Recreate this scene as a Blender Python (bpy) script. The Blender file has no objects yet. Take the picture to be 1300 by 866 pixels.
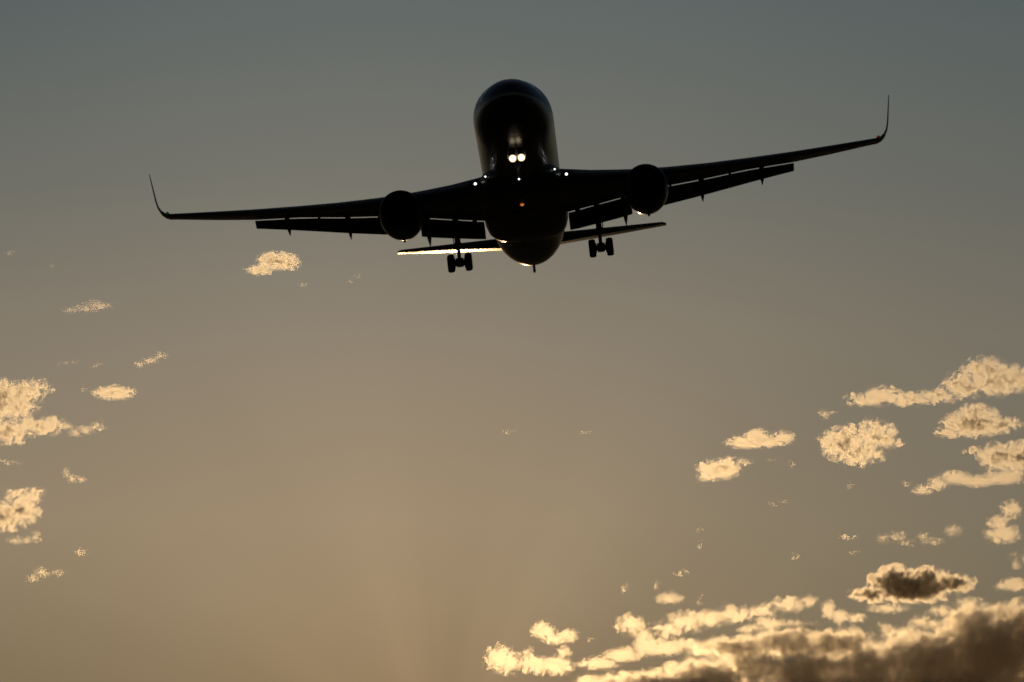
import bpy, bmesh, math, random
import numpy as np
from mathutils import Matrix, Vector

SC = bpy.context.scene
COL = SC.collection
R = math.radians

# ------------------------------------------------------------------ camera
FPX = 8425.57                       # focal length in photo pixels (1300 wide)
ELEV = R(7.0)                       # the photographer looks up at this angle
CAM = Vector((0.0, 0.0, 1.7))
AX_R = Vector((1, 0, 0))
AX_U = Vector((0, -math.sin(ELEV), math.cos(ELEV)))
AX_F = Vector((0, math.cos(ELEV), math.sin(ELEV)))
cam_d = bpy.data.cameras.new('camera')
cam_d.sensor_width = 36.0
cam_d.lens = FPX * 36.0 / 1300.0
cam_d.clip_start = 0.5
cam_d.clip_end = 120000.0
cam = bpy.data.objects.new('camera', cam_d)
COL.objects.link(cam)
cam.matrix_world = Matrix.Translation(CAM) @ Matrix((AX_R, AX_U, -AX_F)).transposed().to_4x4()
SC.camera = cam


def ray(px, py):
    """direction in the place that the photo's pixel looks along"""
    return (AX_R * ((px - 650) / FPX) + AX_U * ((433 - py) / FPX) + AX_F)


# ------------------------------------------------------------------ sun and sky
SUN_DIR = ray(560, 985).normalized()            # just under the frame, behind the plane
SUN_EL = math.asin(SUN_DIR.z)
SUN_AZ = math.atan2(SUN_DIR.x, SUN_DIR.y)       # from +Y towards +X
sun_d = bpy.data.lights.new('sun', 'SUN')
sun_d.energy = 2.0
sun_d.angle = R(0.53)
sun_d.color = (1.0, 0.63, 0.28)
sun = bpy.data.objects.new('sun', sun_d)
COL.objects.link(sun)
sun.rotation_euler = (-SUN_DIR).to_track_quat('-Z', 'Y').to_euler()

W = bpy.data.worlds.new('World')
SC.world = W
W.use_nodes = True
nt = W.node_tree
for n in list(nt.nodes):
    nt.nodes.remove(n)


def nd(tree, kind, **kw):
    n = tree.nodes.new(kind)
    for k, v in kw.items():
        setattr(n, k, v)
    return n


sky = nd(nt, 'ShaderNodeTexSky', sky_type='NISHITA', sun_disc=False)
sky.sun_elevation = SUN_EL
sky.sun_rotation = SUN_AZ
sky.altitude = 100
sky.air_density = 1.0
sky.dust_density = 3.0
sky.ozone_density = 1.0


class Ex:
    """tiny expression helper over Math nodes"""
    def __init__(self, tree, sock):
        self.t, self.s = tree, sock

    def _m(self, op, *o):
        n = self.t.nodes.new('ShaderNodeMath')
        n.operation = op
        for k, v in enumerate((self,) + o):
            if isinstance(v, Ex):
                self.t.links.new(v.s, n.inputs[k])
            else:
                n.inputs[k].default_value = v
        return Ex(self.t, n.outputs[0])

    def __add__(self, o): return self._m('ADD', o)
    def __sub__(self, o): return self._m('SUBTRACT', o)
    def __mul__(self, o): return self._m('MULTIPLY', o)
    def __truediv__(self, o): return self._m('DIVIDE', o)


def ramp(tree, fac, stops, interp='B_SPLINE'):
    n = tree.nodes.new('ShaderNodeValToRGB')
    n.color_ramp.interpolation = interp
    el = n.color_ramp.elements
    while len(el) < len(stops):
        el.new(0.5)
    for e, (p, c) in zip(el, stops):
        e.position = p
        e.color = (*c, 1)
    tree.links.new(fac.s, n.inputs[0])
    return n.outputs[0]


def mixc(tree, mode, fac, a, b):
    n = tree.nodes.new('ShaderNodeMix')
    n.data_type = 'RGBA'
    n.blend_type = mode
    n.clamp_result = False
    for sock, v in ((n.inputs[0], fac), (n.inputs[6], a), (n.inputs[7], b)):
        if hasattr(v, 'is_output'):
            tree.links.new(v, sock)
        elif isinstance(v, Ex):
            tree.links.new(v.s, sock)
        else:
            sock.default_value = v
    return n.outputs[2]


EXPO = -2.9
GAIN = 2.0 ** (-EXPO)
# Hazy dusk air: the clear-sky model knows nothing of the dust layer that reddens and dims the sky
# towards the horizon, so the sky's radiance round the low sun is given per elevation and azimuth.
tc = nd(nt, 'ShaderNodeTexCoord')
sep = nd(nt, 'ShaderNodeSeparateXYZ')
nt.links.new(tc.outputs['Generated'], sep.inputs[0])
DX, DY, DZ = (Ex(nt, sep.outputs[k]) for k in range(3))
elev = DZ._m('ARCSINE')
azim = DX._m('ARCTAN2', DY)


def el_of(py):
    return ELEV + math.atan((433 - py) / FPX)


E0, E1 = R(2.0), R(16.0)
def epos(py): return (el_of(py) - E0) / (E1 - E0)


fel = (elev - E0) / (E1 - E0)
stops = [(0.0, (.20, .125, .062)), (epos(1000), (.25, .17, .085)), (epos(854), (.322, .224, .123)), (epos(760), (.355, .255, .148)),
         (epos(660), (.362, .268, .166)), (epos(430), (.276, .228, .165)), (epos(230), (.186, .180, .150)),
         (epos(24), (.130, .147, .139)), (epos(-250), (.085, .108, .120)), (1.0, (.05, .07, .095))]
c_el = ramp(nt, fel, stops, 'LINEAR')
daz = azim - (SUN_AZ - R(0.28))
daz2 = daz * daz
ad = (daz2 + R(1.3) ** 2)._m('SQRT') - R(1.3)
kpx = 1.0 / FPX
kst = []
for py, kr, kl in ((1000, 650, 800), (854, 700, 950), (654, 780, 1800), (424, 1300, 2600), (24, 2100, 1900), (-250, 2400, 2000)):
    kst.append((epos(py), (500 / kr, 500 / kl, 0)))
kr_ = nd(nt, 'ShaderNodeSeparateColor')
nt.links.new(ramp(nt, fel, [(0.0, kst[0][1])] + kst + [(1.0, kst[-1][1])], 'LINEAR'), kr_.inputs[0])
side = (daz / R(1.2) * 0.5 + 0.5)._m('MAXIMUM', 0.0)._m('MINIMUM', 1.0)
kk = Ex(nt, kr_.outputs[0]) * side + Ex(nt, kr_.outputs[1]) * (side * -1.0 + 1.0)
lor = (ad * kk * (1.0 / (500 * kpx)) + 1.0)._m('POWER', -1.0)
comb = nd(nt, 'ShaderNodeCombineXYZ')
for k, pw in enumerate((1.0, .80, .66)):
    nt.links.new(lor._m('POWER', pw).s, comb.inputs[k])
c_dusk = mixc(nt, 'MULTIPLY', 1.0, c_el, comb.outputs[0])
# beams of light and shade fanning out from the hidden sun
ang = (azim - SUN_AZ)._m('ARCTAN2', elev - SUN_EL)
dist = ((azim - SUN_AZ) * (azim - SUN_AZ) + (elev - SUN_EL) * (elev - SUN_EL))._m('SQRT')
nz = nd(nt, 'ShaderNodeTexNoise', noise_dimensions='2D')
nz.inputs['Scale'].default_value = 1.0
nz.inputs['Detail'].default_value = 2.0
nz.inputs['Roughness'].default_value = 0.45
cv = nd(nt, 'ShaderNodeCombineXYZ')
nt.links.new((ang * 2.4 + 11.3).s, cv.inputs[0])
nt.links.new((dist * 6.0).s, cv.inputs[1])
nt.links.new(cv.outputs[0], nz.inputs['Vector'])
fall = (dist * (-1.0 / R(3.6)))._m('EXPONENT') * (dist / R(1.0))._m('MINIMUM', 1.0)
beam = (Ex(nt, nz.outputs['Fac']) - 0.5) * fall * 0.32 + 1.0
c_dusk = mixc(nt, 'MULTIPLY', 1.0, c_dusk, beam.s)
c_dusk = mixc(nt, 'MULTIPLY', 1.0, c_dusk, (GAIN, GAIN, GAIN, 1))
sk = mixc(nt, 'MULTIPLY', 1.0, sky.outputs[0], (SKY_K := 0.08, SKY_K, SKY_K, 1))
mask = ((daz2 * (-0.5 / R(42) ** 2))._m('EXPONENT')) * ((elev - R(18.0)) / R(28.0) * -1.0 + 1.0)._m('MINIMUM', 1.0)._m('MAXIMUM', 0.0)
mask = (mask * 1.6)._m('MINIMUM', 1.0)
c_all = mixc(nt, 'MIX', mask, sk, c_dusk)
bg = nd(nt, 'ShaderNodeBackground')
bg.inputs['Strength'].default_value = 1.0
nt.links.new(c_all, bg.inputs['Color'])
wout = nd(nt, 'ShaderNodeOutputWorld')
nt.links.new(bg.outputs[0], wout.inputs['Surface'])

SC.view_settings.view_transform = 'Standard'
SC.view_settings.look = 'None'
SC.view_settings.gamma = 1.0
SC.view_settings.exposure = EXPO
SC.view_settings.use_curve_mapping = False
SC.render.engine = 'CYCLES'
SC.cycles.use_denoising = True
SC.cycles.denoising_input_passes = 'RGB_ALBEDO'
SC.cycles.sample_clamp_indirect = 1.5
SC.cycles.use_adaptive_sampling = True
SC.cycles.adaptive_threshold = 0.11
SC.cycles.adaptive_min_samples = 32
SC.cycles.pixel_filter_type = 'GAUSSIAN'
SC.cycles.filter_width = 1.8
SC.cycles.max_bounces = 36
SC.cycles.volume_bounces = 32
SC.cycles.volume_step_rate = 0.18
SC.cycles.volume_max_steps = 512
SC.cycles.transparent_max_bounces = 128

# ------------------------------------------------------------------ materials
def material(name, color, rough=0.4, metal=0.0, coat=0.0, spec=0.5, vary=0.12, scale=0.8, emit=None, estr=0.0):
    m = bpy.data.materials.new(name)
    m.use_nodes = True
    t = m.node_tree
    b = t.nodes['Principled BSDF']
    b.inputs['Roughness'].default_value = rough
    b.inputs['Metallic'].default_value = metal
    b.inputs['Coat Weight'].default_value = coat
    b.inputs['Coat Roughness'].default_value = 0.16
    b.inputs['Specular IOR Level'].default_value = spec
    c = t.nodes.new('ShaderNodeTexCoord')
    n = t.nodes.new('ShaderNodeTexNoise')
    n.inputs['Scale'].default_value = scale
    n.inputs['Detail'].default_value = 5
    t.links.new(c.outputs['Object'], n.inputs['Vector'])
    r = t.nodes.new('ShaderNodeValToRGB')
    r.color_ramp.elements[0].position = 0.3
    r.color_ramp.elements[1].position = 0.7
    r.color_ramp.elements[0].color = (*[v * (1 - vary) for v in color], 1)
    r.color_ramp.elements[1].color = (*[min(1, v * (1 + vary)) for v in color], 1)
    t.links.new(n.outputs['Fac'], r.inputs[0])
    t.links.new(r.outputs[0], b.inputs['Base Color'])
    if emit:
        b.inputs['Emission Color'].default_value = (*emit, 1)
        b.inputs['Emission Strength'].default_value = estr
    return m


M_BELLY = material('belly_paint', (.11, .095, .085), rough=.42, coat=.12)
M_WING = material('wing_paint', (.14, .135, .14), rough=.38, coat=.15)
M_TAIL = material('tailplane_paint', (.12, .115, .11), rough=.50, coat=.35)
M_FLAP = material('flap_paint', (.10, .095, .09), rough=.45)
M_METAL = material('bare_metal', (.30, .30, .31), rough=.35, metal=1.0)
M_LIP = material('polished_lip', (.42, .42, .43), rough=.22, metal=1.0)
M_DARK = material('dark_metal', (.05, .05, .052), rough=.5, metal=.6)
M_TYRE = material('tyre_rubber', (.022, .021, .02), rough=.8)
M_GLASS = material('cockpit_glass', (.008, .009, .012), rough=.06, coat=.5)
M_NAC = material('nacelle_paint', (.09, .08, .08), rough=.48, coat=.35)
M_DUCT = material('duct_liner', (.02, .02, .021), rough=.7)
M_LAMP = material('lit_lamp', (.9, .9, .85), rough=.2, emit=(1.0, .84, .58), estr=13)
M_LAMP2 = material('lit_small_lamp', (.9, .9, .85), rough=.2, emit=(1.0, .97, .92), estr=18)
M_RIM = material('lamp_halo_rim', (.8, .6, .3), rough=.2, emit=(1.0, .50, .16), estr=7)  # orange emission painting the warm halo round the nose lamps
M_RED = material('red_lamp_glass', (.4, .02, .02), rough=.2, emit=(1.0, .08, .05), estr=0.5)
M_BELLY_GLOW = material('belly_glow', (.4, .05, .02), rough=.2, emit=(1.0, .30, .10), estr=4)  # orange emission of the dome added to warm the belly
M_GREEN = material('green_lamp_glass', (.02, .3, .1), rough=.2, emit=(.1, 1.0, .4), estr=0.2)

# fuselage paint: dark underside, the horizon's reflection painted as a pale line along the flank, navy crown (the line dips towards the nose)
M_FUSE = bpy.data.materials.new('fuselage_paint')
M_FUSE.use_nodes = True
_t = M_FUSE.node_tree
_b = _t.nodes['Principled BSDF']
_b.inputs['Roughness'].default_value = .33
_b.inputs['Coat Weight'].default_value = .15
_b.inputs['Coat Roughness'].default_value = .07
_c = _t.nodes.new('ShaderNodeTexCoord')
_s = _t.nodes.new('ShaderNodeSeparateXYZ')
_t.links.new(_c.outputs['Object'], _s.inputs[0])
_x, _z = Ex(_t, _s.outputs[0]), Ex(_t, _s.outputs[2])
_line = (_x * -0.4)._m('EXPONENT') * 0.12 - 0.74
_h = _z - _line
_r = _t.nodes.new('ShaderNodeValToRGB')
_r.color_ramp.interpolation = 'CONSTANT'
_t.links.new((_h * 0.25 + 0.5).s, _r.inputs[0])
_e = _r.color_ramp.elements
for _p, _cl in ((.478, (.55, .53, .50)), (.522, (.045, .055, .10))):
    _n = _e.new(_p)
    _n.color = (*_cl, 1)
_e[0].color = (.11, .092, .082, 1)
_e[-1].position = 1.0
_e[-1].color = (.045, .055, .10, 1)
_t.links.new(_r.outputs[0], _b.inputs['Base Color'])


# ------------------------------------------------------------------ mesh helpers
def obj(name, bm, m, parent=None, smooth=True, angle=35):
    bmesh.ops.remove_doubles(bm, verts=bm.verts, dist=1e-5)
    bmesh.ops.recalc_face_normals(bm, faces=bm.faces)
    me = bpy.data.meshes.new(name)
    for f in bm.faces:
        f.smooth = smooth
    for e in bm.edges:
        if len(e.link_faces) == 2 and e.calc_face_angle(0) > R(angle):
            e.smooth = False
    bm.to_mesh(me)
    bm.free()
    o = bpy.data.objects.new(name, me)
    for mm in (m if isinstance(m, (list, tuple)) else [m]):
        me.materials.append(mm)
    COL.objects.link(o)
    if parent is not None:
        o.parent = parent
    return o


def loft(bm, rings, cap=True, mat=0):
    vr = [[bm.verts.new(p) for p in r] for r in rings]
    n = len(vr[0])
    for a, b in zip(vr, vr[1:]):
        for k in range(n):
            f = bm.faces.new((a[k], a[(k + 1) % n], b[(k + 1) % n], b[k]))
            f.material_index = mat
    if cap:
        for r in (vr[0], vr[-1]):
            f = bm.faces.new(r)
            f.material_index = mat


def airfoil(th, n=14, te=0.012, camber=0.02, t0=0.0, t1=1.0):
    """closed loop of (chord fraction, height fraction)"""
    up, lo = [], []
    for k in range(n + 1):
        t = t0 + (t1 - t0) * 0.5 * (1 - math.cos(math.pi * k / n))
        y = 5 * th * (.2969 * math.sqrt(t) - .126 * t - .3516 * t * t + .2843 * t ** 3 - .1015 * t ** 4)
        y += te * t * 0.5
        c = camber * 4 * t * (1 - t)
        up.append((t, c + y))
        lo.append((t, c - y))
    return up + lo[::-1][:-1] if t0 == 0 else up + lo[::-1]


def section(le, te_pt, prof, cant=0.0):
    """profile between two points; thickness direction leaned by cant about the flight axis"""
    le, te_pt = Vector(le), Vector(te_pt)
    d = te_pt - le
    L = d.length
    upv = Vector((0, -math.sin(cant), math.cos(cant)))
    upv = (upv - d * (upv.dot(d) / d.length_squared)).normalized()
    return [le + d * t + upv * (h * L) for t, h in prof]


def tube(bm, a, b, r0, r1=None, n=14, cap=True, mat=0):
    a, b = Vector(a), Vector(b)
    r1 = r0 if r1 is None else r1
    d = (b - a).normalized()
    s = Vector((0, 0, 1)) if abs(d.z) < 0.9 else Vector((1, 0, 0))
    u = d.cross(s).normalized()
    v = d.cross(u)
    loft(bm, [[p + (u * math.cos(2 * math.pi * k / n) + v * math.sin(2 * math.pi * k / n)) * r for k in range(n)]
              for p, r in ((a, r0), (b, r1))], cap, mat)


def lathe(bm, prof, c, axis='x', n=48, mat=0, closed=False):
    """prof of (along, radius) turned about an axis through c"""
    rings = []
    for a, r in prof:
        ring = []
        for k in range(n):
            ph = 2 * math.pi * k / n
            if axis == 'x':
                ring.append(Vector(c) + Vector((a, r * math.cos(ph), r * math.sin(ph))))
            else:
                ring.append(Vector(c) + Vector((r * math.cos(ph), a, r * math.sin(ph))))
        rings.append(ring)
    if closed:
        rings.append(rings[0])
    loft(bm, rings, not closed, mat)


def box(bm, c, s, rot=None, mat=0, bev=0.0):
    v0 = len(bm.verts)
    g = bmesh.ops.create_cube(bm, size=1.0)
    vs = g['verts']
    for v in vs:
        v.co = Vector((v.co.x * s[0], v.co.y * s[1], v.co.z * s[2]))
        if rot is not None:
            v.co = rot @ v.co
        v.co += Vector(c)
    fs = {f for v in vs for f in v.link_faces}
    for f in fs:
        f.material_index = mat
    if bev:
        es = {e for v in vs for e in v.link_edges}
        bmesh.ops.bevel(bm, geom=list(es), offset=bev, segments=2, affect='EDGES')


def interp(x, xs, ys):
    return float(np.interp(x, xs, ys))


def smooth_interp(x, pts):
    """monotone-ish cubic (Catmull-Rom on uneven stations) through (x, value) points"""
    xs = [p[0] for p in pts]
    ys = [p[1] for p in pts]
    if x <= xs[0]: return ys[0]
    if x >= xs[-1]: return ys[-1]
    i = max(k for k in range(len(xs)) if xs[k] <= x)
    i = min(i, len(xs) - 2)
    def sl(k):
        if k == 0: return (ys[1] - ys[0]) / (xs[1] - xs[0])
        if k == len(xs) - 1: return (ys[-1] - ys[-2]) / (xs[-1] - xs[-2])
        a = (ys[k] - ys[k - 1]) / (xs[k] - xs[k - 1])
        b = (ys[k + 1] - ys[k]) / (xs[k + 1] - xs[k])
        return 0.0 if a * b <= 0 else 2 * a * b / (a + b)
    h = xs[i + 1] - xs[i]
    t = (x - xs[i]) / h
    return ((2 * t ** 3 - 3 * t ** 2 + 1) * ys[i] + (t ** 3 - 2 * t ** 2 + t) * h * sl(i)
            + (-2 * t ** 3 + 3 * t ** 2) * ys[i + 1] + (t ** 3 - t ** 2) * h * sl(i + 1))


# ------------------------------------------------------------------ ground: dark open land out to the horizon
bm = bmesh.new()
G = 45000.0
N = 24
gv = [[bm.verts.new((-G + 2 * G * a / N, -G + 2 * G * b / N, 0)) for b in range(N + 1)] for a in range(N + 1)]
for a in range(N):
    for b in range(N):
        bm.faces.new((gv[a][b], gv[a + 1][b], gv[a + 1][b + 1], gv[a][b + 1]))
M_GROUND = material('dry_grass', (.10, .075, .042), rough=.95, spec=.1, vary=.35, scale=.02)
ground = obj('ground', bm, M_GROUND)
ground['kind'] = 'structure'

# ------------------------------------------------------------------ the airliner (x aft from the nose, y to port, z up, metres)
plane = bpy.data.objects.new('airliner', None)
COL.objects.link(plane)
plane.empty_display_size = 3
plane['label'] = 'dark twin-engine airliner overhead with landing gear down, landing lights lit and winglets turned up'
plane['category'] = 'airplane'
ap, ay, ar = 0.19271681, 0.01292686, 0.1043038          # attitude against the line of sight
cp, sp, cy, sy, cr, sr = math.cos(ap), math.sin(ap), math.cos(ay), math.sin(ay), math.cos(ar), math.sin(ar)
Bm = Matrix(((0, -1, 0), (0, 0, 1), (1, 0, 0)))
Rx = Matrix(((1, 0, 0), (0, cp, -sp), (0, sp, cp)))
Ry = Matrix(((cy, 0, sy), (0, 1, 0), (-sy, 0, cy)))
Rz = Matrix(((cr, -sr, 0), (sr, cr, 0), (0, 0, 1)))
Rl = Rz @ Rx @ Ry @ Bm
Tc = Vector((0.5888, 11.0784, 432.193))
frame = Matrix((AX_R, AX_U, AX_F)).transposed()
plane.matrix_world = Matrix.Translation(CAM + frame @ (Tc - Rl @ Vector((25, 0, 0)))) @ (frame @ Rl).to_4x4()

# --- fuselage
F_HW = [(0, .03), (.12, .36), (.35, .62), (.8, .97), (1.5, 1.36), (2.5, 1.74), (4, 2.1), (6, 2.38), (8, 2.49), (10, 2.515),
        (40, 2.515), (42.5, 2.43), (45, 2.15), (47.5, 1.75), (50, 1.25), (52, .8), (53.6, .38), (54.2, .2)]
F_TOP = [(0, -.5), (.12, -.2), (.35, .02), (.8, .31), (1.5, .62), (2.2, .80), (3.2, 1.03), (4.4, 1.29), (6, 1.62), (8, 2.02), (10, 2.40), (12, 2.64), (14, 2.70),
         (42, 2.705), (46, 2.66), (49, 2.5), (52, 2.2), (54.2, 1.75)]
F_BOT = [(0, -.57), (.12, -.86), (.35, -1.08), (.8, -1.4), (1.5, -1.75), (2.5, -2.08), (4, -2.4), (6, -2.62), (8, -2.69), (10, -2.705),
         (38, -2.705), (41, -2.62), (44, -2.37), (46, -2.0), (48, -1.5), (50, -.88), (52, -.15), (53.6, .7), (54.2, 1.35)]


def fuse_pt(x, th, off=0.0):
    hw, zt, zb = (smooth_interp(x, P) for P in (F_HW, F_TOP, F_BOT))
    zc, hh = (zt + zb) / 2, (zt - zb) / 2
    return Vector((x, (hw + off) * math.sin(th), zc + (hh + off) * math.cos(th)))


bm = bmesh.new()
xs = sorted(set([0, .04, .12, .22, .35, .55, .8, 1.1, 1.5, 2, 2.5, 3.2, 4, 5, 6, 7, 8, 9, 10] + list(np.arange(12, 40, 2.0))
                + list(np.arange(40, 54.3, .7)) + [54.2]))
loft(bm, [[fuse_pt(x, 2 * math.pi * k / 64) for k in range(64)] for x in xs])
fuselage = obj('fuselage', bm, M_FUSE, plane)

# cockpit panes lie on the nose skin
for s in (1, -1):
    for (a0, a1, x0, x1) in ((3, 34, 1.95, 2.75), (37, 58, 2.15, 3.05), (61, 76, 2.55, 3.45)):
        bm = bmesh.new()
        g = []
        for i in range(6):
            row = []
            for k in range(6):
                th = R(a0 + (a1 - a0) * k / 5) * s
                row.append(bm.verts.new(fuse_pt(x0 + (x1 - x0) * i / 5 + .10 * k / 5, th, .012)))
            g.append(row)
        for i in range(5):
            for k in range(5):
                bm.faces.new((g[i][k], g[i][k + 1], g[i + 1][k + 1], g[i + 1][k]))
        r = bmesh.ops.extrude_face_region(bm, geom=list(bm.faces))
        for v in [e for e in r['geom'] if isinstance(e, bmesh.types.BMVert)]:
            v.co.z -= .03
        obj('cockpit_window', bm, M_GLASS, fuselage)

# blade aerials and the tail bumper under the belly
for (x, y, h) in ((11.5, 0, .42), (35.5, .35, .36)):
    bm = bmesh.new()
    z = fuse_pt(x, math.pi).z + .05
    loft(bm, [section((x, y, z), (x + .5, y, z), airfoil(.16, 6), R(90)),
              section((x + .28, y, z - h), (x + .55, y, z - h), airfoil(.14, 6), R(90))])
    obj('blade_aerial', bm, M_BELLY, fuselage)
bm = bmesh.new()
zt = fuse_pt(46.6, math.pi).z
loft(bm, [section((46.1, 0, zt + .3), (46.9, 0, zt + .3), airfoil(.25, 6), R(90)),
          section((46.75, 0, zt - .42), (47.15, 0, zt - .42), airfoil(.45, 6), R(90))])
obj('tail_skid', bm, M_DARK, fuselage)

# --- glowing dome added under the belly to warm the skin around it
# --- belly fairing with its own blunt rear edge
bm = bmesh.new()
rings = []
for (x, hw, zb, zt) in ((15.0, 1.3, -2.55, -2.2), (15.8, 2.05, -2.8, -1.75), (17, 2.55, -3.0, -1.35), (19, 2.72, -3.14, -1.1), (22, 2.78, -3.2, -1.0),
                        (27, 2.78, -3.22, -1.0), (30, 2.74, -3.2, -1.05), (32, 2.6, -3.1, -1.3), (33.5, 2.3, -2.9, -1.7), (34.6, 1.7, -2.72, -2.2)):
    zc, hh = (zb + zt) / 2, (zt - zb) / 2
    ring = []
    for k in range(40):
        ph = 2 * math.pi * k / 40
        c, sn = math.cos(ph), math.sin(ph)
        ring.append((x, hw * math.copysign(abs(c) ** .72, c), zc + hh * math.copysign(abs(sn) ** .8, sn)))
    rings.append(ring)
loft(bm, rings)
fairing = obj('belly_fairing', bm, M_BELLY, plane)


def blister(parent, name, c, L, Wd, H, mat, sq=1.0):
    """low streamlined bulge on the underside"""
    bm = bmesh.new()
    rr = []
    for i in range(13):
        t = i / 12
        k = max(.02, math.sin(math.pi * t ** .8) ** .8)
        rr.append([(c[0] + L * (t - .4), c[1] + Wd * k * math.sin(2 * math.pi * q / 16) * .5, c[2] - H * k * max(-.5, math.cos(2 * math.pi * q / 16)) ** 1) for q in range(16)])
    loft(bm, rr)
    return obj(name, bm, mat, parent)


for y in (.78, -.78):                                    # doors of the main gear bays, their bulge added to catch sun glints
    bm = bmesh.new()
    n = 8
    g = [[bm.verts.new((27.0 + 4.2 * i / n, y + 1.3 * (k / n - .5), -3.20 - .015 - .075 * math.sin(math.pi * i / n) ** .5 * math.sin(math.pi * k / n) ** .5 + .10 * max(0, i / n - .7)))
          for k in range(n + 1)] for i in range(n + 1)]
    top = [[bm.verts.new((27.0 + 4.2 * i / n, y + 1.3 * (k / n - .5), -3.12)) for k in range(n + 1)] for i in range(n + 1)]
    for i in range(n):
        for k in range(n):
            bm.faces.new((g[i][k], g[i + 1][k], g[i + 1][k + 1], g[i][k + 1]))
    rim = [(0, k) for k in range(n)] + [(i, n) for i in range(n)] + [(n, k) for k in range(n, 0, -1)] + [(i, 0) for i in range(n, 0, -1)]
    for (p, q) in zip(rim, rim[1:] + rim[:1]):
        bm.faces.new((g[p[0]][p[1]], g[q[0]][q[1]], top[q[0]][q[1]], top[p[0]][p[1]]))
    obj('gear_bay_door', bm, M_BELLY, fairing)
for (x, y, L, wd, h) in ((22.6, -.42, 1.7, .55, .20), (22.9, .55, 1.7, .5, .18), (25.2, -.12, 2.2, .34, .18), (26.1, -.75, 1.3, .4, .14)):  # outlets raised as bulges, added to catch glints of the low sun
    blister(fairing, 'air_outlet', (x, y, -3.20), L, wd, h, M_BELLY)
for (x, y, L, wd, h) in ((9.6, .18, 1.0, .2, .12), (13.2, .1, 1.5, .3, .13)):  # low domes added along the keel for more sun glints
    blister(fuselage, 'belly_aerial', (x, y, fuse_pt(x, math.pi).z + .01), L, wd, h, M_BELLY)
bm = bmesh.new()
rings = []
for (h, r_) in ((0, .13), (.04, .13), (.045, .085), (.085, .08), (.115, .06), (.13, .03), (.133, .005)):
    rings.append([(20.6 + r_ * math.cos(2 * math.pi * k / 16), .12 + r_ * math.sin(2 * math.pi * k / 16), -3.165 - h) for k in range(16)])
loft(bm, rings)
obj('added_glow_dome', bm, M_BELLY_GLOW, fairing)  # added lamp, there for the warm glow on the belly


def lamp(parent, name, c, r, mat, housing=M_DARK):
    """a lamp with a lit lens facing forward in a short can"""
    bm = bmesh.new()
    lathe(bm, [(-.03, r * .2), (-.027, r * .45), (-.018, r * .74)], c, n=20, mat=0)      # bright core
    lathe(bm, [(-.018, r * .745), (0, r)], c, n=20, mat=2)                               # outer rim; on the nose lamps it glows orange as their warm halo
    lathe(bm, [(-.012, r * 1.0), (-.02, r * 1.16), (.16, r * 1.0), (.22, r * .5)], c, n=20, mat=1)
    return obj(name, bm, [mat, housing, M_RIM if mat is M_LAMP else mat], parent)


# --- wings
LE_X = lambda y: 17.2 + (y - 2.5) * (33.4 - 17.2) / 21.1
TE_X = lambda y: 27.3 if y < 7.6 else 27.3 + (y - 7.6) * (35.6 - 27.3) / 16.0
LE_Z = [(0, -2.15), (2.6, -2.1), (4.5, -2.03), (6.4, -1.85), (9.5, -1.46), (12.1, -1.02), (14.8, -.50), (17.8, .14), (23.6, 1.46)]
TE_Z = [(0, -2.58), (2.7, -2.55), (4.3, -2.30), (6.5, -1.93), (9.6, -1.27), (11.8, -.85), (14.9, -.18), (17.95, .33), (23.65, 1.60)]
FB_Z = [(0, -3.52), (2.6, -3.50), (4.2, -3.31), (6.5, -2.96), (9.6, -2.22), (11.8, -1.65), (14.8, -.83), (17.9, -.01)]
THICK = [(0, .13), (7, .115), (12, .10), (23.6, .085)]


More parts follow.
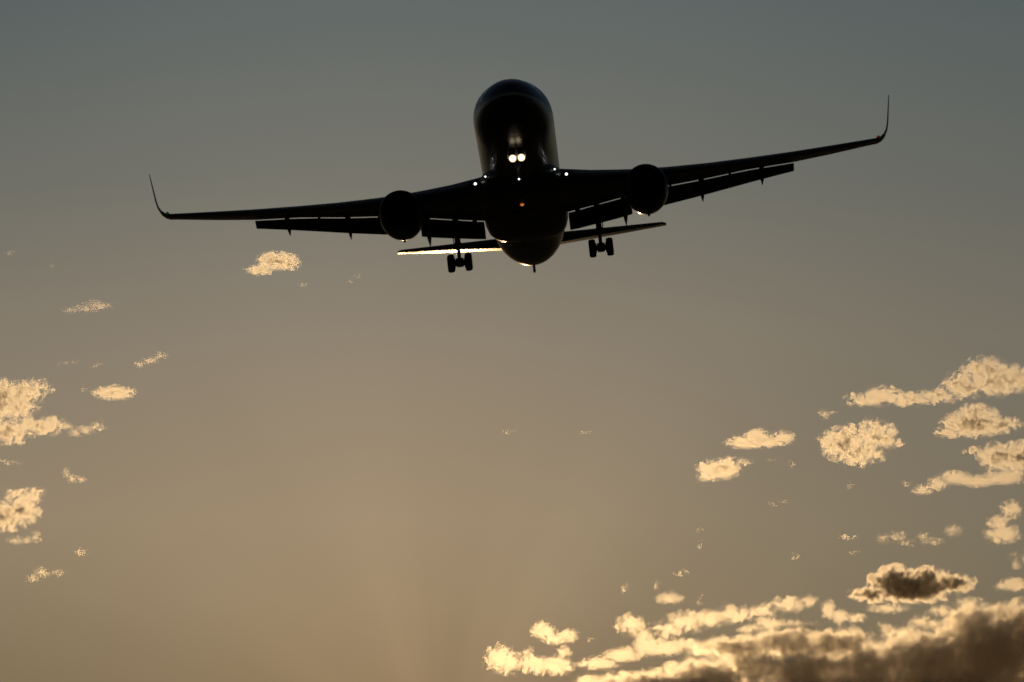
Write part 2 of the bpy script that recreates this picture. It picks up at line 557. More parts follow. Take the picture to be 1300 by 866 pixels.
def wing(s):
    S = lambda p: Vector((p[0], p[1] * s, p[2]))
    ring = lambda pts: [S(p) for p in pts]
    w = None
    ys = [1.2, 2.6, 4.5, 6.4, 7.6, 9.5, 12.1, 14.8, 17.9, 17.98, 20.5, 23.0, 23.6]
    bm = bmesh.new()
    rings = []
    for y in ys:
        le = Vector((LE_X(y), y, smooth_interp(y, LE_Z)))
        te = Vector((TE_X(y), y, smooth_interp(y, TE_Z)))
        rings.append(ring(section(le, te, airfoil(interp(y, *zip(*THICK)), 16, te=.004, camber=.012), R(5))))
    loft(bm, rings)
    w = obj('wing', bm, M_WING, plane)
    # drooped leading-edge slats, inboard and outboard of the engine
    for (y0, y1) in ((3.3, 6.9), (8.6, 23.0)):
        bm = bmesh.new()
        rr = []
        for y in np.linspace(y0, y1, 9):
            ch = TE_X(y) - LE_X(y)
            c = .11 * ch + .25
            le = Vector((LE_X(y) - .30 * c, y, smooth_interp(y, LE_Z) - .20 * c))
            te = le + Vector((c, 0, .24 * c))
            rr.append(ring(section(le, te, airfoil(.26, 8, te=.01, camber=.07), R(5))))
        loft(bm, rr)
        obj('slat', bm, M_METAL if False else M_WING, w)
    # slotted flaps hang below and behind the fixed trailing edge
    def flap_line(y):
        c = interp(y, (2.6, 7.6, 17.9), (1.75, 1.55, .95))
        te = Vector((TE_X(y) + c, y, smooth_interp(y, FB_Z) - .19 * (1.3 - c)))
        le = Vector((TE_X(y) + .12, y, smooth_interp(y, TE_Z) - .055))
        return le, te
    for (y0, y1) in ((2.78, 6.95), (8.15, 17.95)):
        bm = bmesh.new()
        rr = []
        for y in np.linspace(y0, y1, 8):
            le, te = flap_line(y)
            rr.append(ring(section(le, te, airfoil(.13, 10, te=.01, camber=.03), R(5))))
        loft(bm, rr)
        obj('flap', bm, M_FLAP, w)
    bm = bmesh.new()                                    # high-speed aileron between the flaps
    rr = []
    for y in (7.02, 8.08):
        le, te = flap_line(y)
        te = le + (te - le) * .8 + Vector((.15, 0, .18))
        rr.append(ring(section(le, te, airfoil(.13, 10, te=.01, camber=.02), R(5))))
    loft(bm, rr)
    obj('aileron', bm, M_FLAP, w)
    # flap track fairings: canoe fronts under the wing, sharp tails drooped below the flap
    for (y, tipz) in ((6.47, -3.42), (11.67, -1.95), (15.75, -.80)):
        xt = TE_X(y)
        zt_ = smooth_interp(y, TE_Z)
        k = interp(y, (6, 16), (1.0, .78))
        tip = Vector((xt + 2.0, y, tipz))
        bm = bmesh.new()
        rr = []
        path = [(xt - 2.2 * k, zt_ + .10, .05, .05), (xt - 1.6 * k, zt_ - .02, .16, .17), (xt - .8 * k, zt_ - .12, .21, .27), (xt, zt_ - .26, .22, .34),
                (xt + .7, zt_ - .26 + (tipz - zt_ + .35) * .40, .20, .33), (xt + 1.4, zt_ - .2 + (tipz - zt_ + .3) * .74, .14, .24), (xt + 2.0, tipz, .03, .04)]
        for (x, z, hw, hh) in path:
            rr.append([S((x, y + hw * k * math.sin(2 * math.pi * q / 12), z + hh * k * math.cos(2 * math.pi * q / 12))) for q in range(12)])
        loft(bm, rr)
        obj('flap_fairing', bm, M_FLAP, w)
    # flap hinge brackets bridge the slot
    for y in (3.3, 4.55, 9.6, 13.6):
        bm = bmesh.new()
        box(bm, S((TE_X(y) + .1, y, smooth_interp(y, TE_Z) - .16)), (1.1, .16, .30), bev=.03)
        obj('flap_bracket', bm, M_DARK, w)
    # blended winglet: the wing curls up and sweeps back
    bm = bmesh.new()
    rr = []
    arc = [(23.6, 1.53, 33.4, 35.6, 5, .085), (23.95, 1.68, 33.75, 35.72, 22, .085), (24.22, 1.95, 34.1, 35.85, 42, .085), (24.42, 2.35, 34.5, 36.02, 60, .08),
           (24.56, 2.9, 34.95, 36.25, 72, .08), (24.68, 3.65, 35.5, 36.6, 79, .08), (24.82, 4.5, 36.1, 36.95, 81, .08), (24.91, 5.05, 36.5, 37.15, 81, .075)]
    for i, (y, z, xl, xr, cant, th) in enumerate(arc):
        dz = .035 if i < 2 else 0
        rr.append(ring(section((xl, y, z - dz), (xr, y, z + dz), airfoil(th, 12, te=.01, camber=0), R(cant))))
    loft(bm, rr)
    obj('winglet', bm, M_WING, w)
    lamp(w, 'navigation_light', S((33.5, 23.75, 1.58)), .09, M_RED if s < 0 else M_GREEN)
    # landing lamps in the wing root
    lamp(w, 'landing_light', S((17.35, 2.93, -2.22)), .105, M_LAMP2)
    lamp(w, 'landing_light', S((15.95, 2.22, -2.13)), .065, M_LAMP2)
    return w


for s in (1, -1):
    wing(s)


# --- engines under the wings
def engine(s):
    C0 = Vector((19.5, 7.93 * s, -2.92))
    bm = bmesh.new()
    prof = [(.10, 1.16), (.25, 1.13), (.6, 1.15), (1.0, 1.18), (1.02, 1.20), (1.0, 1.26),
            (.3, 1.335), (.10, 1.30)]
    outer = [(.10, 1.305), (.3, 1.36), (.7, 1.41), (1.3, 1.44), (2.2, 1.44), (3.0, 1.37), (3.8, 1.24), (4.3, 1.12), (4.3, 1.05), (3.6, 1.12), (2.0, 1.22), (1.05, 1.21), (1.0, 1.17), (.5, 1.15), (.10, 1.165)]
    lathe(bm, outer, C0, n=56, closed=True)
    e = obj('engine', bm, M_NAC, plane)
    bm = bmesh.new()                                    # bright rolled inlet lip
    lip = [(.10, 1.306), (.04, 1.285), (.01, 1.255), (0, 1.225), (.015, 1.195), (.05, 1.172), (.10, 1.163), (.14, 1.2)]
    lathe(bm, lip, C0, n=56, closed=True)
    obj('intake_lip', bm, M_NAC, e)
    bm = bmesh.new()                                    # fan: 38 twisted blades in front of a dark disc
    for k in range(38):
        ph = 2 * math.pi * k / 38
        rr = []
        for rad, tw, ch in ((.36, 25, .20), (.75, 45, .24), (1.145, 62, .26)):
            rv = Vector((0, math.cos(ph), math.sin(ph)))
            tv = Vector((0, -math.sin(ph), math.cos(ph)))
            ax = Vector((1, 0, 0)) * math.cos(R(tw)) + tv * math.sin(R(tw))
            nv = Vector((1, 0, 0)) * -math.sin(R(tw)) + tv * math.cos(R(tw))
            o = C0 + Vector((.85, 0, 0)) + rv * rad
            rr.append([o + ax * (ch * (a - .5)) + nv * b for a, b in ((0, 0), (.5, .014), (1, 0), (.5, -.006))])
        loft(bm, rr)
    lathe(bm, [(1.02, 1.17), (1.04, .3)], C0, n=48, mat=1)
    obj('fan', bm, [M_DARK, M_DUCT], e)
    bm = bmesh.new()
    lathe(bm, [(.32, .01), (.36, .08), (.5, .2), (.68, .31), (.85, .36), (1.0, .36)], C0, n=28)
    obj('spinner', bm, M_DARK, e)
    bm = bmesh.new()
    lathe(bm, [(3.2, .9), (4.3, .84), (5.3, .66), (5.9, .52), (5.9, .4)], C0, n=36)
    lathe(bm, [(5.5, .4), (6.1, .3), (6.7, .06)], C0, n=28)
    obj('exhaust_nozzle', bm, M_DARK, e)
    bm = bmesh.new()                                    # drain mast on the keel
    loft(bm, [section(C0 + Vector((2.1, 0, -1.36)), C0 + Vector((2.75, 0, -1.36)), airfoil(.35, 6), R(90)),
              section(C0 + Vector((2.35, 0, -1.6)), C0 + Vector((2.75, 0, -1.6)), airfoil(.35, 6), R(90))])
    obj('drain_mast', bm, M_DARK, e)
    bm = bmesh.new()
    yy = 7.93
    zw = smooth_interp(yy, LE_Z)
    rr = []
    for (x0, z0, x1, z1, w_) in ((20.6, -1.62, 24.6, -2.1, .40), (20.9, -1.35, 25.6, -1.75, .42), (21.8, zw - .1, 26.5, -1.5, .36)):
        rr.append([Vector((a, b * s, c)) for a, b, c in ((x0, yy, z0), (x0 + .8, yy + w_ / 2, z0 + (z1 - z0) * .2), (x1 - 1, yy + w_ / 2, z0 + (z1 - z0) * .8), (x1, yy, z1),
                                                        (x1 - 1, yy - w_ / 2, z0 + (z1 - z0) * .8), (x0 + .8, yy - w_ / 2, z0 + (z1 - z0) * .2))])
    loft(bm, rr)
    obj('pylon', bm, M_NAC, e)
    bm = bmesh.new()                                    # vortex strake on the inboard shoulder
    a = R(40)
    d = Vector((0, -s * math.cos(a), math.sin(a)))
    p0 = C0 + d * 1.41 + Vector((1.2, 0, 0))
    n_ = Vector((0, s * math.sin(a), math.cos(a))) * .015
    tri = [p0, p0 + Vector((1.0, 0, 0)), p0 + Vector((1.0, 0, 0)) + d * .3, p0 + Vector((.55, 0, 0)) + d * .24]
    loft(bm, [[p + n_ for p in tri], [p - n_ for p in tri]])
    obj('strake', bm, M_NAC, e, smooth=False)
    return e


for s in (1, -1):
    engine(s)


# --- tail
def tailplane(s):
    ST_LEZ = [(0.6, .20), (2.4, .48), (6, 1.06), (9.35, 1.60)]
    ST_TEZ = [(0.6, .50), (2.3, .76), (6, 1.27), (9.35, 1.76)]
    def rings(prof):
        out = []
        for y in (0.7, 2.4, 4.5, 6.5, 8.4, 9.1, 9.38):
            x0, x1 = 46.5 + y * .75, 52.3 + y * .33
            if y > 9.2:
                x0 += .35
            z0, z1 = smooth_interp(y, ST_LEZ), smooth_interp(y, ST_TEZ)
            le, te = Vector((x0, y * s, z0)), Vector((x1, y * s, z1))
            k_ = interp(y, (.7, 9.4), (1.22, .5))         # the section thins towards the tip
            out.append(section(le, te, [(t, h if h > 0 else h * k_) for t, h in prof], R(8) * s))
        return out
    bm = bmesh.new()
    # inverted section: blunt nose, then a long straight lower skin up to the trailing edge
    up = [(.0, .0), (.012, .022), (.04, .032), (.1, .038), (.25, .039), (.45, .032), (.70, .019)]
    lo = [(.70, -.033), (.45, -.055), (.25, -.073), (.15, -.082), (.09, -.080), (.05, -.066), (.02, -.042), (.006, -.02)]
    loft(bm, rings(up + lo))
    st = obj('tailplane', bm, M_TAIL, plane)
    bm = bmesh.new()
    loft(bm, rings([(.706, .010), (.715, .018), (.85, .010), (1.0, .003), (1.0, -.002), (.85, -.016), (.715, -.031), (.706, -.022)]))
    obj('elevator', bm, M_TAIL, st)
    return st


for s in (1, -1):
    tailplane(s)

FIN_ST = [(2.2, 40.8, 50.6), (2.7, 43.3, 51.0), (6, 46.7, 52.9), (10.4, 50.9, 55.2), (10.75, 51.6, 55.4)]
bm = bmesh.new()
loft(bm, [section((a, 0, z), (a + (b - a) * .7, 0, z + .001), airfoil(.12, 12, te=.05, camber=0), R(90)) for z, a, b in FIN_ST])
fin = obj('tail_fin', bm, M_WING, plane)
bm = bmesh.new()
loft(bm, [section((a + (b - a) * .705, 0, z), (b, 0, z + .001), airfoil(.14, 8, te=.01, camber=0), R(90)) for z, a, b in FIN_ST[1:]])
obj('rudder', bm, M_WING, fin)


# --- undercarriage
def wheel(parent, c, r, w):
    bm = bmesh.new()
    h = w / 2
    prof = [(-h * .62, r * .52), (-h * .9, r * .62), (-h, r * .78), (-h * .86, r * .92), (-h * .5, r * .985), (0, r), (h * .5, r * .985), (h * .86, r * .92), (h, r * .78),
            (h * .9, r * .62), (h * .62, r * .52)]
    lathe(bm, prof, c, axis='y', n=32, mat=0)
    for sg in (1, -1):
        lathe(bm, [(sg * h * .3, r * .53), (sg * h * .66, r * .52), (sg * h * .66, r * .44), (sg * h * .36, r * .36), (sg * h * .5, r * .16), (sg * h * .85, r * .12), (sg * h * .87, .01)],
              c, axis='y', n=24, mat=1)
    return obj('wheel', bm, [M_TYRE, M_METAL], parent)


def main_gear(s):
    Y = 4.66 * s
    top, ax = Vector((28.6, Y, -1.9)), Vector((29.4, Y, -4.72))
    bm = bmesh.new()
    mid = top.lerp(ax, .58)
    tube(bm, top, mid, .21, .19, 18)
    tube(bm, mid, ax, .12, .12, 16)
    tube(bm, mid + Vector((.02, 0, .06)), mid + Vector((0, 0, -.08)), .235, .235, 18)
    tube(bm, top + Vector((.2, -1.6 * s, .1)), top.lerp(ax, .48), .085, .085, 10)       # side brace to the keel
    tube(bm, top + Vector((-1.5, 0, .1)), top.lerp(ax, .42), .09, .09, 10)              # drag brace
    for a, b in ((mid + Vector((.25, 0, -.05)), top.lerp(ax, .78) + Vector((.55, 0, .02))), (top.lerp(ax, .78) + Vector((.55, 0, .02)), ax + Vector((.16, 0, .12)))):
        tube(bm, a, b, .06, .05, 8)                                                     # torque links
    g = obj('main_gear', bm, M_METAL, plane)
    bm = bmesh.new()
    tl = R(14)                                          # the bogie hangs nose-down
    fw = Vector((-math.cos(tl), 0, -math.sin(tl)))
    tube(bm, ax + fw * .78, ax - fw * .78, .19, .19, 14)
    tube(bm, ax + Vector((0, 0, .28)), ax + Vector((0, 0, -.26)), .27, .24, 16)
    for k in (1, -1):
        tube(bm, ax + fw * .71 * k + Vector((0, -.62, 0)), ax + fw * .71 * k + Vector((0, .62, 0)), .17, .17, 14)
        for q in (1, -1):
            tube(bm, ax + fw * .71 * k + Vector((0, .30 * q, 0)), ax + fw * .71 * k + Vector((0, .40 * q, 0)), .30, .30, 18)
    obj('bogie_beam', bm, M_DARK, g)
    for k in (1, -1):
        for q in (1, -1):
            wheel(g, ax + fw * .71 * k + Vector((0, .575 * q, 0)), .575, .46)
    bm = bmesh.new()                                    # door fixed outboard of the leg
    p = [(28.3, 4.95, -2.35), (29.6, 4.95, -2.35), (29.75, 4.88, -3.55), (29.4, 4.85, -3.85), (28.7, 4.88, -3.7)]
    loft(bm, [[Vector((a, b * s, c)) for a, b, c in p], [Vector((a, (b + .05) * s, c)) for a, b, c in p]])
    obj('gear_door', bm, M_BELLY, g, smooth=False)
    bm = bmesh.new()                                    # shroud plate ahead of the leg
    p = [(28.35, 4.30, -2.4), (28.35, 4.98, -2.4), (28.55, 4.96, -3.25), (28.55, 4.34, -3.25)]
    loft(bm, [[Vector((a, b * s, c)) for a, b, c in p], [Vector((a + .05, b * s, c)) for a, b, c in p]])
    obj('gear_door', bm, M_BELLY, g, smooth=False)
    return g


for s in (1, -1):
    main_gear(s)

NX = 6.65
bm = bmesh.new()
tube(bm, (NX - .1, 0, -2.3), (NX, 0, -3.75), .14, .13, 16)
tube(bm, (NX, 0, -3.75), (NX + .02, 0, -4.72), .08, .08, 14)
tube(bm, (NX, 0, -3.70), (NX, 0, -3.82), .17, .17, 16)
tube(bm, (NX - 1.3, 0, -2.4), (NX - .02, 0, -3.45), .06, .06, 10)
tube(bm, (NX + .02, -.36, -4.72), (NX + .02, .36, -4.72), .07, .07, 12)
tube(bm, (NX - .1, -.34, -3.3), (NX - .1, .34, -3.3), .05, .05, 10)
tube(bm, (NX - .15, 0, -3.75), (NX - .42, 0, -4.2), .045, .04, 8)
tube(bm, (NX - .42, 0, -4.2), (NX - .05, 0, -4.62), .04, .045, 8)
nose_gear = obj('nose_gear', bm, M_METAL, plane)
for q in (1, -1):
    wheel(nose_gear, (NX + .02, .30 * q, -4.72), .47, .34)
    lamp(nose_gear, 'landing_light', (NX - .24, .27 * q, -3.28), .29, M_LAMP)
    bm = bmesh.new()
    p = [(5.3, .42, -2.5), (7.3, .42, -2.6), (7.1, .56, -3.45), (5.5, .55, -3.35)]
    loft(bm, [[Vector((a, b * q, c)) for a, b, c in p], [Vector((a, (b + .04) * q, c)) for a, b, c in p]])
    obj('gear_door', bm, M_BELLY, nose_gear, smooth=False)
lamp(nose_gear, 'taxi_light', (NX - .2, .02, -4.62), .07, M_LAMP2)


# ------------------------------------------------------------------ clouds: volumes of droplets, kilometres away
def cloud_material(blobs, dens, rag, grain, thick):
    """droplets gather round the cloud's bodies (centre, radii; metres in the cloud's own space) and fray at their edges"""
    m = bpy.data.materials.new('cloud_droplets')
    m.use_nodes = True
    t = m.node_tree
    for n in list(t.nodes):
        t.nodes.remove(n)
    c = t.nodes.new('ShaderNodeTexCoord')
    wn = t.nodes.new('ShaderNodeTexNoise')
    wn.inputs['Scale'].default_value = 1 / (1.5 * grain)
    wn.inputs['Detail'].default_value = 3.0
    wn.inputs['Roughness'].default_value = .56
    t.links.new(c.outputs['Object'], wn.inputs['Vector'])
    def vm(op, a, b, cc=None):
        n = t.nodes.new('ShaderNodeVectorMath')
        n.operation = op
        for k, v in enumerate((a, b, cc)):
            if v is None: continue
            if hasattr(v, 'is_output'): t.links.new(v, n.inputs[k])
            else: n.inputs[k].default_value = v
        return n
    wa = 3.0 * grain * (.7 if thick else 1)
    off = vm('MULTIPLY_ADD', wn.outputs['Color'], (wa,) * 3, (-.5 * wa,) * 3)
    P = vm('ADD', c.outputs['Object'], off.outputs[0]).outputs[0]
    dmin = None
    for (x, y, z, rx, ry, rz) in blobs:
        q = vm('MULTIPLY_ADD', P, (1 / rx, 1 / ry, 1 / rz), (-x / rx, -y / ry, -z / rz))
        L = Ex(t, vm('LENGTH', q.outputs[0], None).outputs['Value'])
        dmin = L if dmin is None else dmin._m('SMOOTH_MIN', L, .18)
    n = t.nodes.new('ShaderNodeTexNoise')
    n.inputs['Scale'].default_value = 1 / grain
    n.inputs['Detail'].default_value = 3.6
    n.inputs['Roughness'].default_value = .56
    t.links.new(P, n.inputs['Vector'])
    val = (dmin * -1.0 + 1.0) * 1.0 + (Ex(t, n.outputs['Fac']) - .5) * (rag * (4.5 if thick else 7.0)) + .03
    d = (val * (1.9 if thick else .95))._m('MAXIMUM', 0.0)._m('MINIMUM', 1.0)
    d = d * d * dens
    v = t.nodes.new('ShaderNodeVolumePrincipled')
    v.inputs['Color'].default_value = (.998, .972, .928, 1) if thick else (.997, .985, .955, 1)
    v.inputs['Anisotropy'].default_value = .90
    t.links.new(d.s, v.inputs['Density'])
    o = t.nodes.new('ShaderNodeOutputMaterial')
    t.links.new(v.outputs[0], o.inputs['Volume'])
    return m


class Noise:
    """lattice value noise on numpy arrays"""
    def __init__(self, seed):
        self.tab = np.random.RandomState(seed).rand(32, 32, 32).astype(np.float32) * 2 - 1

    def __call__(self, u, v, w, sc):
        r = 0
        p = [u / sc, v / sc, w / sc]
        i0 = [np.floor(a).astype(np.int32) for a in p]
        f = [a - b for a, b in zip(p, i0)]
        f = [a * a * (3 - 2 * a) for a in f]
        for dx in (0, 1):
            wx = f[0] if dx else 1 - f[0]
            for dy in (0, 1):
                wy = f[1] if dy else 1 - f[1]
                for dz in (0, 1):
                    wz = f[2] if dz else 1 - f[2]
                    r = r + wx * wy * wz * self.tab[(i0[0] + dx) & 31, (i0[1] + dy) & 31, (i0[2] + dz) & 31]
        return r


def surface_nets(f, lo, step):
    """closed quad surface of f > 0 on a grid whose border is outside"""
    ins = f > 0
    nx, ny, nz = f.shape
    cs = [(a, b, c) for a in (0, 1) for b in (0, 1) for c in (0, 1)]
    sub = lambda A, o: A[o[0]:nx - 1 + o[0], o[1]:ny - 1 + o[1], o[2]:nz - 1 + o[2]]
    cnt = sum(sub(ins, o).astype(np.int8) for o in cs)
    act = (cnt > 0) & (cnt < 8)
    idx = np.full(act.shape, -1, np.int64)
    ids = np.argwhere(act)
    idx[act] = np.arange(len(ids))
    acc = np.zeros((len(ids), 3))
    num = np.zeros(len(ids))
    for o in cs:
        for ax in range(3):
            if o[ax] == 0:
                q = list(o); q[ax] = 1
                A, B = sub(f, o)[act], sub(f, tuple(q))[act]
                cr_ = (A > 0) != (B > 0)
                t = np.where(cr_, A / np.where(cr_, A - B, 1), 0)
                p = np.array(o, float)[None, :].repeat(len(A), 0)
                p[:, ax] += t
                acc[cr_] += p[cr_]
                num[cr_] += 1
    V = np.array(lo) + step * (ids + acc / num[:, None])
    faces = []
    for ax in range(3):
        a1, a2 = (ax + 1) % 3, (ax + 2) % 3
        A = ins[tuple(slice(0, -1) if k == ax else slice(None) for k in range(3))]
        B = ins[tuple(slice(1, None) if k == ax else slice(None) for k in range(3))]
        e = np.argwhere(A != B)
        flip = A[tuple(e.T)]
        def cell(d1, d2):
            c = e.copy(); c[:, a1] += d1; c[:, a2] += d2
            return idx[tuple(c.T)]
        q = np.stack([cell(-1, -1), cell(0, -1), cell(0, 0), cell(-1, 0)], 1)
        q[flip] = q[flip][:, ::-1]
        faces.append(q)
    return V, np.concatenate(faces)


def cloud(label, blobs, seed, tau=1.0, rag=.55, depth=.6, dist=9000.0, step=None, name='cloud', group='clouds lit from behind in the dusk sky', flat=0.0, grain=1.0):
    """blobs: ellipses (x, y, half width, half height) as seen in the photo, turned into bodies of real size and depth
    at their distance; tau: droplets met on a typical way through"""
    rnd0 = np.random.RandomState(seed + 500)
    lumps = []
    for (x, y, rx, ry) in blobs:
        if rx < 17 and len(blobs) < 3:                  # a scrap: a few torn shreds instead of one body
            for _ in range(4):
                a, q = rnd0.rand() * 6.28, .25 + .45 * rnd0.rand()
                lumps.append((x + rx * q * math.cos(a), y + ry * q * math.sin(a), rx * (.3 + .35 * rnd0.rand()), ry * (.28 + .3 * rnd0.rand())))
        else:
            lumps.append((x, y, rx, ry))
            for _ in range(2 if len(blobs) < 6 else (1 if len(blobs) < 12 else 0)):     # smaller heads budding from the upper edge and ends
                a = rnd0.rand() * 4.2 - .5
                k = .26 + .22 * rnd0.rand()
                lumps.append((x + rx * .82 * math.cos(a), y - ry * .82 * math.sin(a), max(rx * k, 3.0), max(ry * k, 2.5)))
    B = np.array(lumps, float)
    cx, cy = B[:, 0].mean(), B[:, 1].mean()
    mpp = dist / FPX
    rmin = np.minimum(B[:, 2], B[:, 3])
    rz = np.sqrt(B[:, 2] * B[:, 3]) * depth
    if B[:, 3].max() < 9:
        tau, rag = tau * .5, rag * 1.2
    rnd = np.random.RandomState(seed)
    wz = (rnd.rand(len(B)) - .5) * rz * .8
    grain_ = min(14.0, max(3.0, float(np.median(rmin)) * .9)) * grain
    ext = B[:, 2].max() * 2 + (B[:, 0].max() - B[:, 0].min())
    step = step or max(1.0, min(3.0, ext / 60))
    pad = rmin.max() * .5 + grain_ * .8 + 3
    lo = [(B[:, 0] - B[:, 2]).min() - cx - pad, (cy - B[:, 1] - B[:, 3]).min() - pad, (wz - rz).min() - pad]
    hi = [(B[:, 0] + B[:, 2]).max() - cx + pad, (cy - B[:, 1] + B[:, 3]).max() + pad, (wz + rz).max() + pad]
    ax_ = [np.arange(a, b + step, step) for a, b in zip(lo, hi)]
    u, v, w = np.meshgrid(*ax_, indexing='ij')
    u, v, w = (a.astype(np.float32) for a in (u, v, w))
    no = Noise(seed)
    f = np.full(u.shape, -1e3, np.float32)
    for (bx, by, rx, ry), z_, w_ in zip(B, rz, wz):
        d = np.sqrt(((u - (bx - cx)) / rx) ** 2 + ((v - (cy - by)) / ry) ** 2 + ((w - w_) / z_) ** 2)
        f = np.maximum(f, (1 - d) * min(rx, ry, z_))
    f = f + grain_ * .46 + no(u + 5, v, w, grain_ * .9) * grain_ * .2
    for k in range(3):
        sl = [slice(None)] * 3
        for q in (0, -1):
            sl[k] = q
            f[tuple(sl)] = -1
    V, Q = surface_nets(f, [a[0] for a in ax_], step)
    c0 = ray(cx, cy) * dist
    fw = c0.normalized()
    rt = fw.cross(Vector((0, 0, 1))).normalized()
    up = rt.cross(fw)
    me = bpy.data.meshes.new(name)
    me.from_pydata((V[:, [0, 2, 1]] * mpp).tolist(), [], Q.tolist())
    me.polygons.foreach_set('use_smooth', np.ones(len(Q), bool))
    typ = 2 * float(np.median(rz)) * mpp
    bl = [((bx - cx) * mpp, w_ * mpp, (cy - by) * mpp, rx * mpp, z_ * mpp, ry * mpp) for (bx, by, rx, ry), z_, w_ in zip(B, rz, wz)]
    me.materials.append(cloud_material(bl, 1.2 * tau / typ, rag, grain_ * mpp, tau > 3))
    o = bpy.data.objects.new(name, me)
    COL.objects.link(o)
    o.matrix_world = Matrix.Translation(CAM + c0) @ Matrix((rt, fw, up)).transposed().to_4x4()
    o['label'] = label
    o['category'] = 'cloud'
    o['group'] = group
    return o


# --- left of the plane's track
cloud('small rounded cloud puff alone just below the left wing', [(352, 331, 25, 12), (330, 343, 17, 7), (368, 336, 12, 7), (342, 334, 14, 10)], 1, 1.8)
cloud('tiny slanted wisp right of the puff below the left wing', [(384, 361, 9, 3.5)], 2, .5)
cloud('thin flat cloud streak nearest the upper left edge of sky', [(92, 394, 13, 4), (110, 392, 18, 5), (128, 388, 16, 5), (118, 384, 12, 4)], 3, .45)
cloud('short slanted streak of cloud above the lens shaped one', [(179, 463, 9, 4), (192, 458, 9, 4), (204, 452, 9, 4)], 4, .7)
cloud('small lens shaped bright cloud with a flat base at left', [(145, 499, 27, 9), (142, 493, 14, 7)], 5, 1.5, flat=.5)
cloud('tiny round fleck beside the lens shaped cloud', [(107, 495, 5, 4)], 6, .4)
cloud('large pale cloud cut by the left edge, upper of two', [(-5, 508, 42, 26), (30, 500, 26, 15), (44, 492, 20, 10), (48, 541, 36, 11), (8, 548, 34, 16), (72, 536, 12, 7)], 7, 2.9)
cloud('ragged streak just right of the large upper left edge cloud', [(95, 550, 10, 6), (108, 546, 12, 6), (124, 541, 10, 6)], 8, .7)
cloud('faint flat scrap between the two left edge clouds', [(4, 588, 14, 6), (20, 587, 10, 4)], 9, .5)
cloud('small hooked wisp right of the left edge clouds', [(84, 601, 5, 7), (92, 608, 8, 5), (102, 609, 8, 4)], 10, .6)
cloud('squarish pale cloud cut by the left edge, lower of two', [(5, 655, 30, 18), (30, 648, 18, 18), (42, 628, 14, 9), (22, 627, 16, 8)], 11, 2.9)
cloud('low flat strip under the squarish left edge cloud', [(20, 687, 12, 5), (34, 686, 9, 5), (46, 682, 7, 7)], 12, .7)
cloud('small cone shaped fleck alone in the lower left sky', [(103, 703, 10, 6), (104, 697, 5, 6)], 13, .6)
cloud('lowest broken scrap of cloud in the left sky', [(42, 735, 9, 5), (54, 727, 9, 7), (74, 727, 8, 4)], 14, .7)
cloud('faint fleck highest at the left edge of the sky', [(16, 322, 9, 6)], 15, .25)
cloud('faint fleck second highest at the left, level with the puff', [(65, 333, 6, 8)], 16, .2)
cloud('faint diagonal wisp right of the puff, near the gear', [(442, 357, 7, 4), (452, 350, 8, 4)], 17, .25)
cloud('faint wisp left of the short slanted streak', [(80, 461, 10, 4), (98, 459, 7, 4)], 18, .25)
cloud('faint check mark wisp left of the slanted streak', [(118, 464, 5, 3), (126, 462, 5, 5)], 181, .3)
cloud('tiny faint fleck near the centre of the sky, left one', [(648, 548, 9, 3.5)], 19, .25)
cloud('tiny faint fleck near the centre of the sky, right one', [(743, 548, 13, 3.5)], 20, .25)
# --- right side, from the top down
cloud('long cloud at right edge with a grey heart and thin tail', [(1100, 507, 26, 8), (1124, 501, 22, 11), (1155, 506, 32, 9), (1190, 503, 26, 10), (1222, 489, 26, 17), (1252, 472, 30, 18), (1262, 485, 34, 18), (1292, 482, 32, 16)], 21, 2.95, flat=.3)
cloud('small round puff at the tail of the long right cloud', [(1050, 521, 13, 10)], 22, .9)
cloud('heart shaped puffy cloud in the right of the sky', [(1070, 563, 29, 20), (1112, 552, 26, 17), (1088, 575, 30, 16), (1128, 560, 15, 8)], 23, 2.9, dist=8800)
cloud('low twin-topped cloud left of the heart shaped one', [(948, 562, 26, 8), (962, 556, 18, 10), (994, 556, 14, 9), (975, 562, 24, 6)], 24, 1.7, flat=.4)
cloud('rounded puff left and below the twin-topped cloud', [(908, 597, 22, 13), (922, 594, 18, 14), (896, 606, 12, 6), (945, 587, 10, 4)], 25, 1.6)
cloud('wide domed cloud below the long right one', [(1236, 538, 40, 17), (1240, 524, 24, 12), (1208, 548, 20, 8), (1275, 538, 22, 9)], 26, 2.9, flat=.3)
cloud('blocky cloud cut by the right edge under the domed one', [(1270, 580, 26, 18), (1296, 580, 24, 20), (1240, 572, 14, 5)], 27, 2.9)
cloud('ragged slanting strip under the blocky right edge cloud', [(1172, 622, 14, 6), (1190, 614, 14, 9), (1214, 606, 20, 9), (1240, 611, 26, 8), (1275, 607, 26, 9)], 28, 1.3)
cloud('tiny puff left of the ragged slanting strip', [(1151, 612, 8, 6)], 29, .6)
cloud('upright tapering cloud near the right edge', [(1272, 679, 22, 11), (1268, 664, 14, 10), (1282, 648, 13, 12)], 30, 1.5)
cloud('small bright scrap at the left end of a broken chain', [(1074, 683, 8, 6), (1084, 682, 7, 3)], 31, .8)
cloud('broken chain of wisps above the grey hearted mound', [(1122, 683, 10, 6), (1140, 681, 12, 6), (1150, 690, 12, 4), (1172, 683, 8, 8), (1186, 688, 12, 5), (1210, 674, 12, 8)], 32, .7)
cloud('puff cut by the right edge, just under the upright cloud', [(1295, 712, 13, 14)], 33, 1.0)
cloud('flat bright scrap at right edge above the dark bank', [(1288, 742, 20, 9), (1268, 748, 8, 3)], 34, .8)
cloud('lone fleck in the open sky left of the broken chain', [(1010, 706, 8, 6)], 35, .6)
cloud('faint fleck under the bright end of the broken chain', [(1085, 701, 9, 3)], 36, .4)
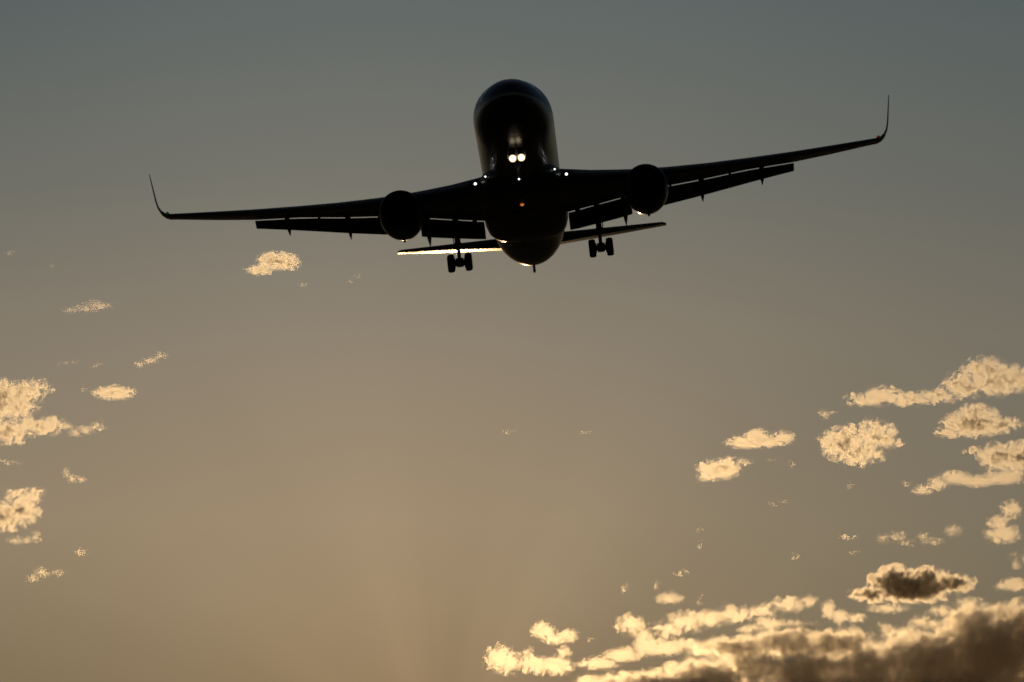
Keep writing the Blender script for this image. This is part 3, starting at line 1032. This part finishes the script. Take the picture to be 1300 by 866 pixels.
cloud('faint upright wisp under the rounded puff, lower one', [(890, 692, 6, 7)], 37, .25)
cloud('faint upright wisp under the rounded puff, upper one', [(889, 674, 6, 6)], 371, .25)
cloud('faint pair of flecks right of the twin-topped cloud', [(980, 586, 8, 3), (1004, 590, 8, 7)], 38, .4)
cloud('thin faint line of cloud below the twin-topped one', [(982, 640, 8, 3), (998, 637, 12, 2.5)], 39, .35)
cloud('faint fleck under the heart shaped cloud', [(1081, 615, 7, 7)], 391, .3)
# --- the bank low on the right
cloud('mound of cloud with a grey heart and bright rim', [(1150, 745, 46, 20), (1135, 735, 22, 18), (1105, 755, 24, 10), (1175, 738, 30, 18), (1208, 741, 28, 12), (1166, 752, 40, 12)], 40, 7.0, depth=.9, flat=.3)
cloud('small flat bright cloud under the grey hearted mound', [(1128, 773, 25, 6), (1110, 771, 12, 5)], 41, 1.0)
cloud('brightest white puff low at centre, nearest the sun', [(637, 838, 23, 17), (648, 842, 16, 14), (672, 828, 10, 5)], 42, 1.0)
cloud('bright lumpy cloud right of the brightest white puff', [(682, 845, 20, 12), (706, 845, 20, 13), (716, 829, 9, 9), (672, 841, 12, 10)], 43, 1.1)
cloud('bright two-lobed cloud above the brightest white puff', [(690, 802, 17, 10), (704, 811, 16, 8), (722, 807, 12, 9), (687, 795, 9, 6)], 44, 1.1)
cloud('tiny fleck right of the bright two-lobed cloud', [(750, 812, 5, 6)], 45, .5)
cloud('small bright mound above the long bright ridge', [(849, 760, 17, 7), (850, 754, 10, 6)], 46, 1.0)
cloud('small upright scrap leftmost above the bright ridge', [(794, 744, 6, 9)], 47, .6)
cloud('small upright scrap second from left above bright ridge', [(835, 741, 6, 8)], 48, .6)
cloud('slanted scrap highest above the bright ridge', [(860, 730, 8, 5), (869, 725, 6, 4)], 49, .6)
cloud('small upright scrap rightmost above the bright ridge', [(889, 762, 5, 7)], 50, .6)
cloud('long bright ridge of cloud rising to the right', [(800, 793, 20, 14), (818, 805, 14, 10), (848, 800, 18, 12), (870, 790, 26, 14), (900, 785, 26, 12), (935, 780, 26, 11), (965, 776, 24, 9), (1000, 768, 24, 10), (1025, 764, 14, 7)], 51, 1.25, flat=.2)
cloud('lower bright ridge before the dark bank', [(790, 832, 26, 9), (820, 820, 16, 14), (845, 822, 24, 11), (872, 818, 20, 8), (760, 842, 26, 8)], 52, 1.25)
cloud('bright arched scrap on the top of the dark bank', [(955, 800, 18, 8), (980, 792, 22, 8), (1005, 793, 18, 7), (1025, 800, 20, 10)], 53, 1.0, dist=8000)
cloud('ragged bright spur at the middle of the dark bank', [(1052, 775, 9, 12), (1066, 783, 12, 10), (1085, 785, 14, 6)], 54, 1.2, dist=8850)
cloud('bright crest climbing along the right half of the dark bank', [(1095, 812, 22, 6), (1124, 800, 16, 10), (1150, 806, 18, 12), (1172, 792, 20, 12), (1196, 776, 18, 9), (1230, 766, 20, 8)], 55, 1.2, dist=8050)
cloud('bright patch low in the left part of the dark bank', [(972, 840, 20, 9), (1000, 838, 24, 9), (1025, 828, 12, 7)], 56, 1.0, dist=8000)
cloud('small bright tuft low in front of the dark bank', [(1122, 853, 12, 8), (1088, 858, 14, 4)], 57, 1.0, dist=8000)
cloud('bright tip low at the left end of the dark bank', [(818, 860, 16, 6), (838, 856, 12, 7)], 58, 1.0, dist=8000)
cloud('pale orange scrap in front of the bank under the ridge', [(888, 830, 18, 6), (928, 828, 12, 7)], 581, .8, dist=8000)
cloud('big dark brown cloud bank filling the lower right corner', [(1260, 830, 90, 58), (1180, 840, 80, 40), (1300, 800, 50, 36), (1240, 790, 40, 20), (1100, 845, 70, 30), (1020, 850, 70, 34), (960, 845, 46, 26), (990, 812, 40, 14), (1060, 820, 50, 22), (900, 862, 60, 26), (830, 872, 50, 20), (760, 872, 40, 14), (1100, 905, 230, 60), (980, 930, 260, 70), (1220, 920, 170, 95), (860, 885, 130, 34), (940, 822, 60, 14), (1010, 818, 60, 18)], 60, 9.5, depth=1.3, step=3.0, rag=.5, dist=8400)
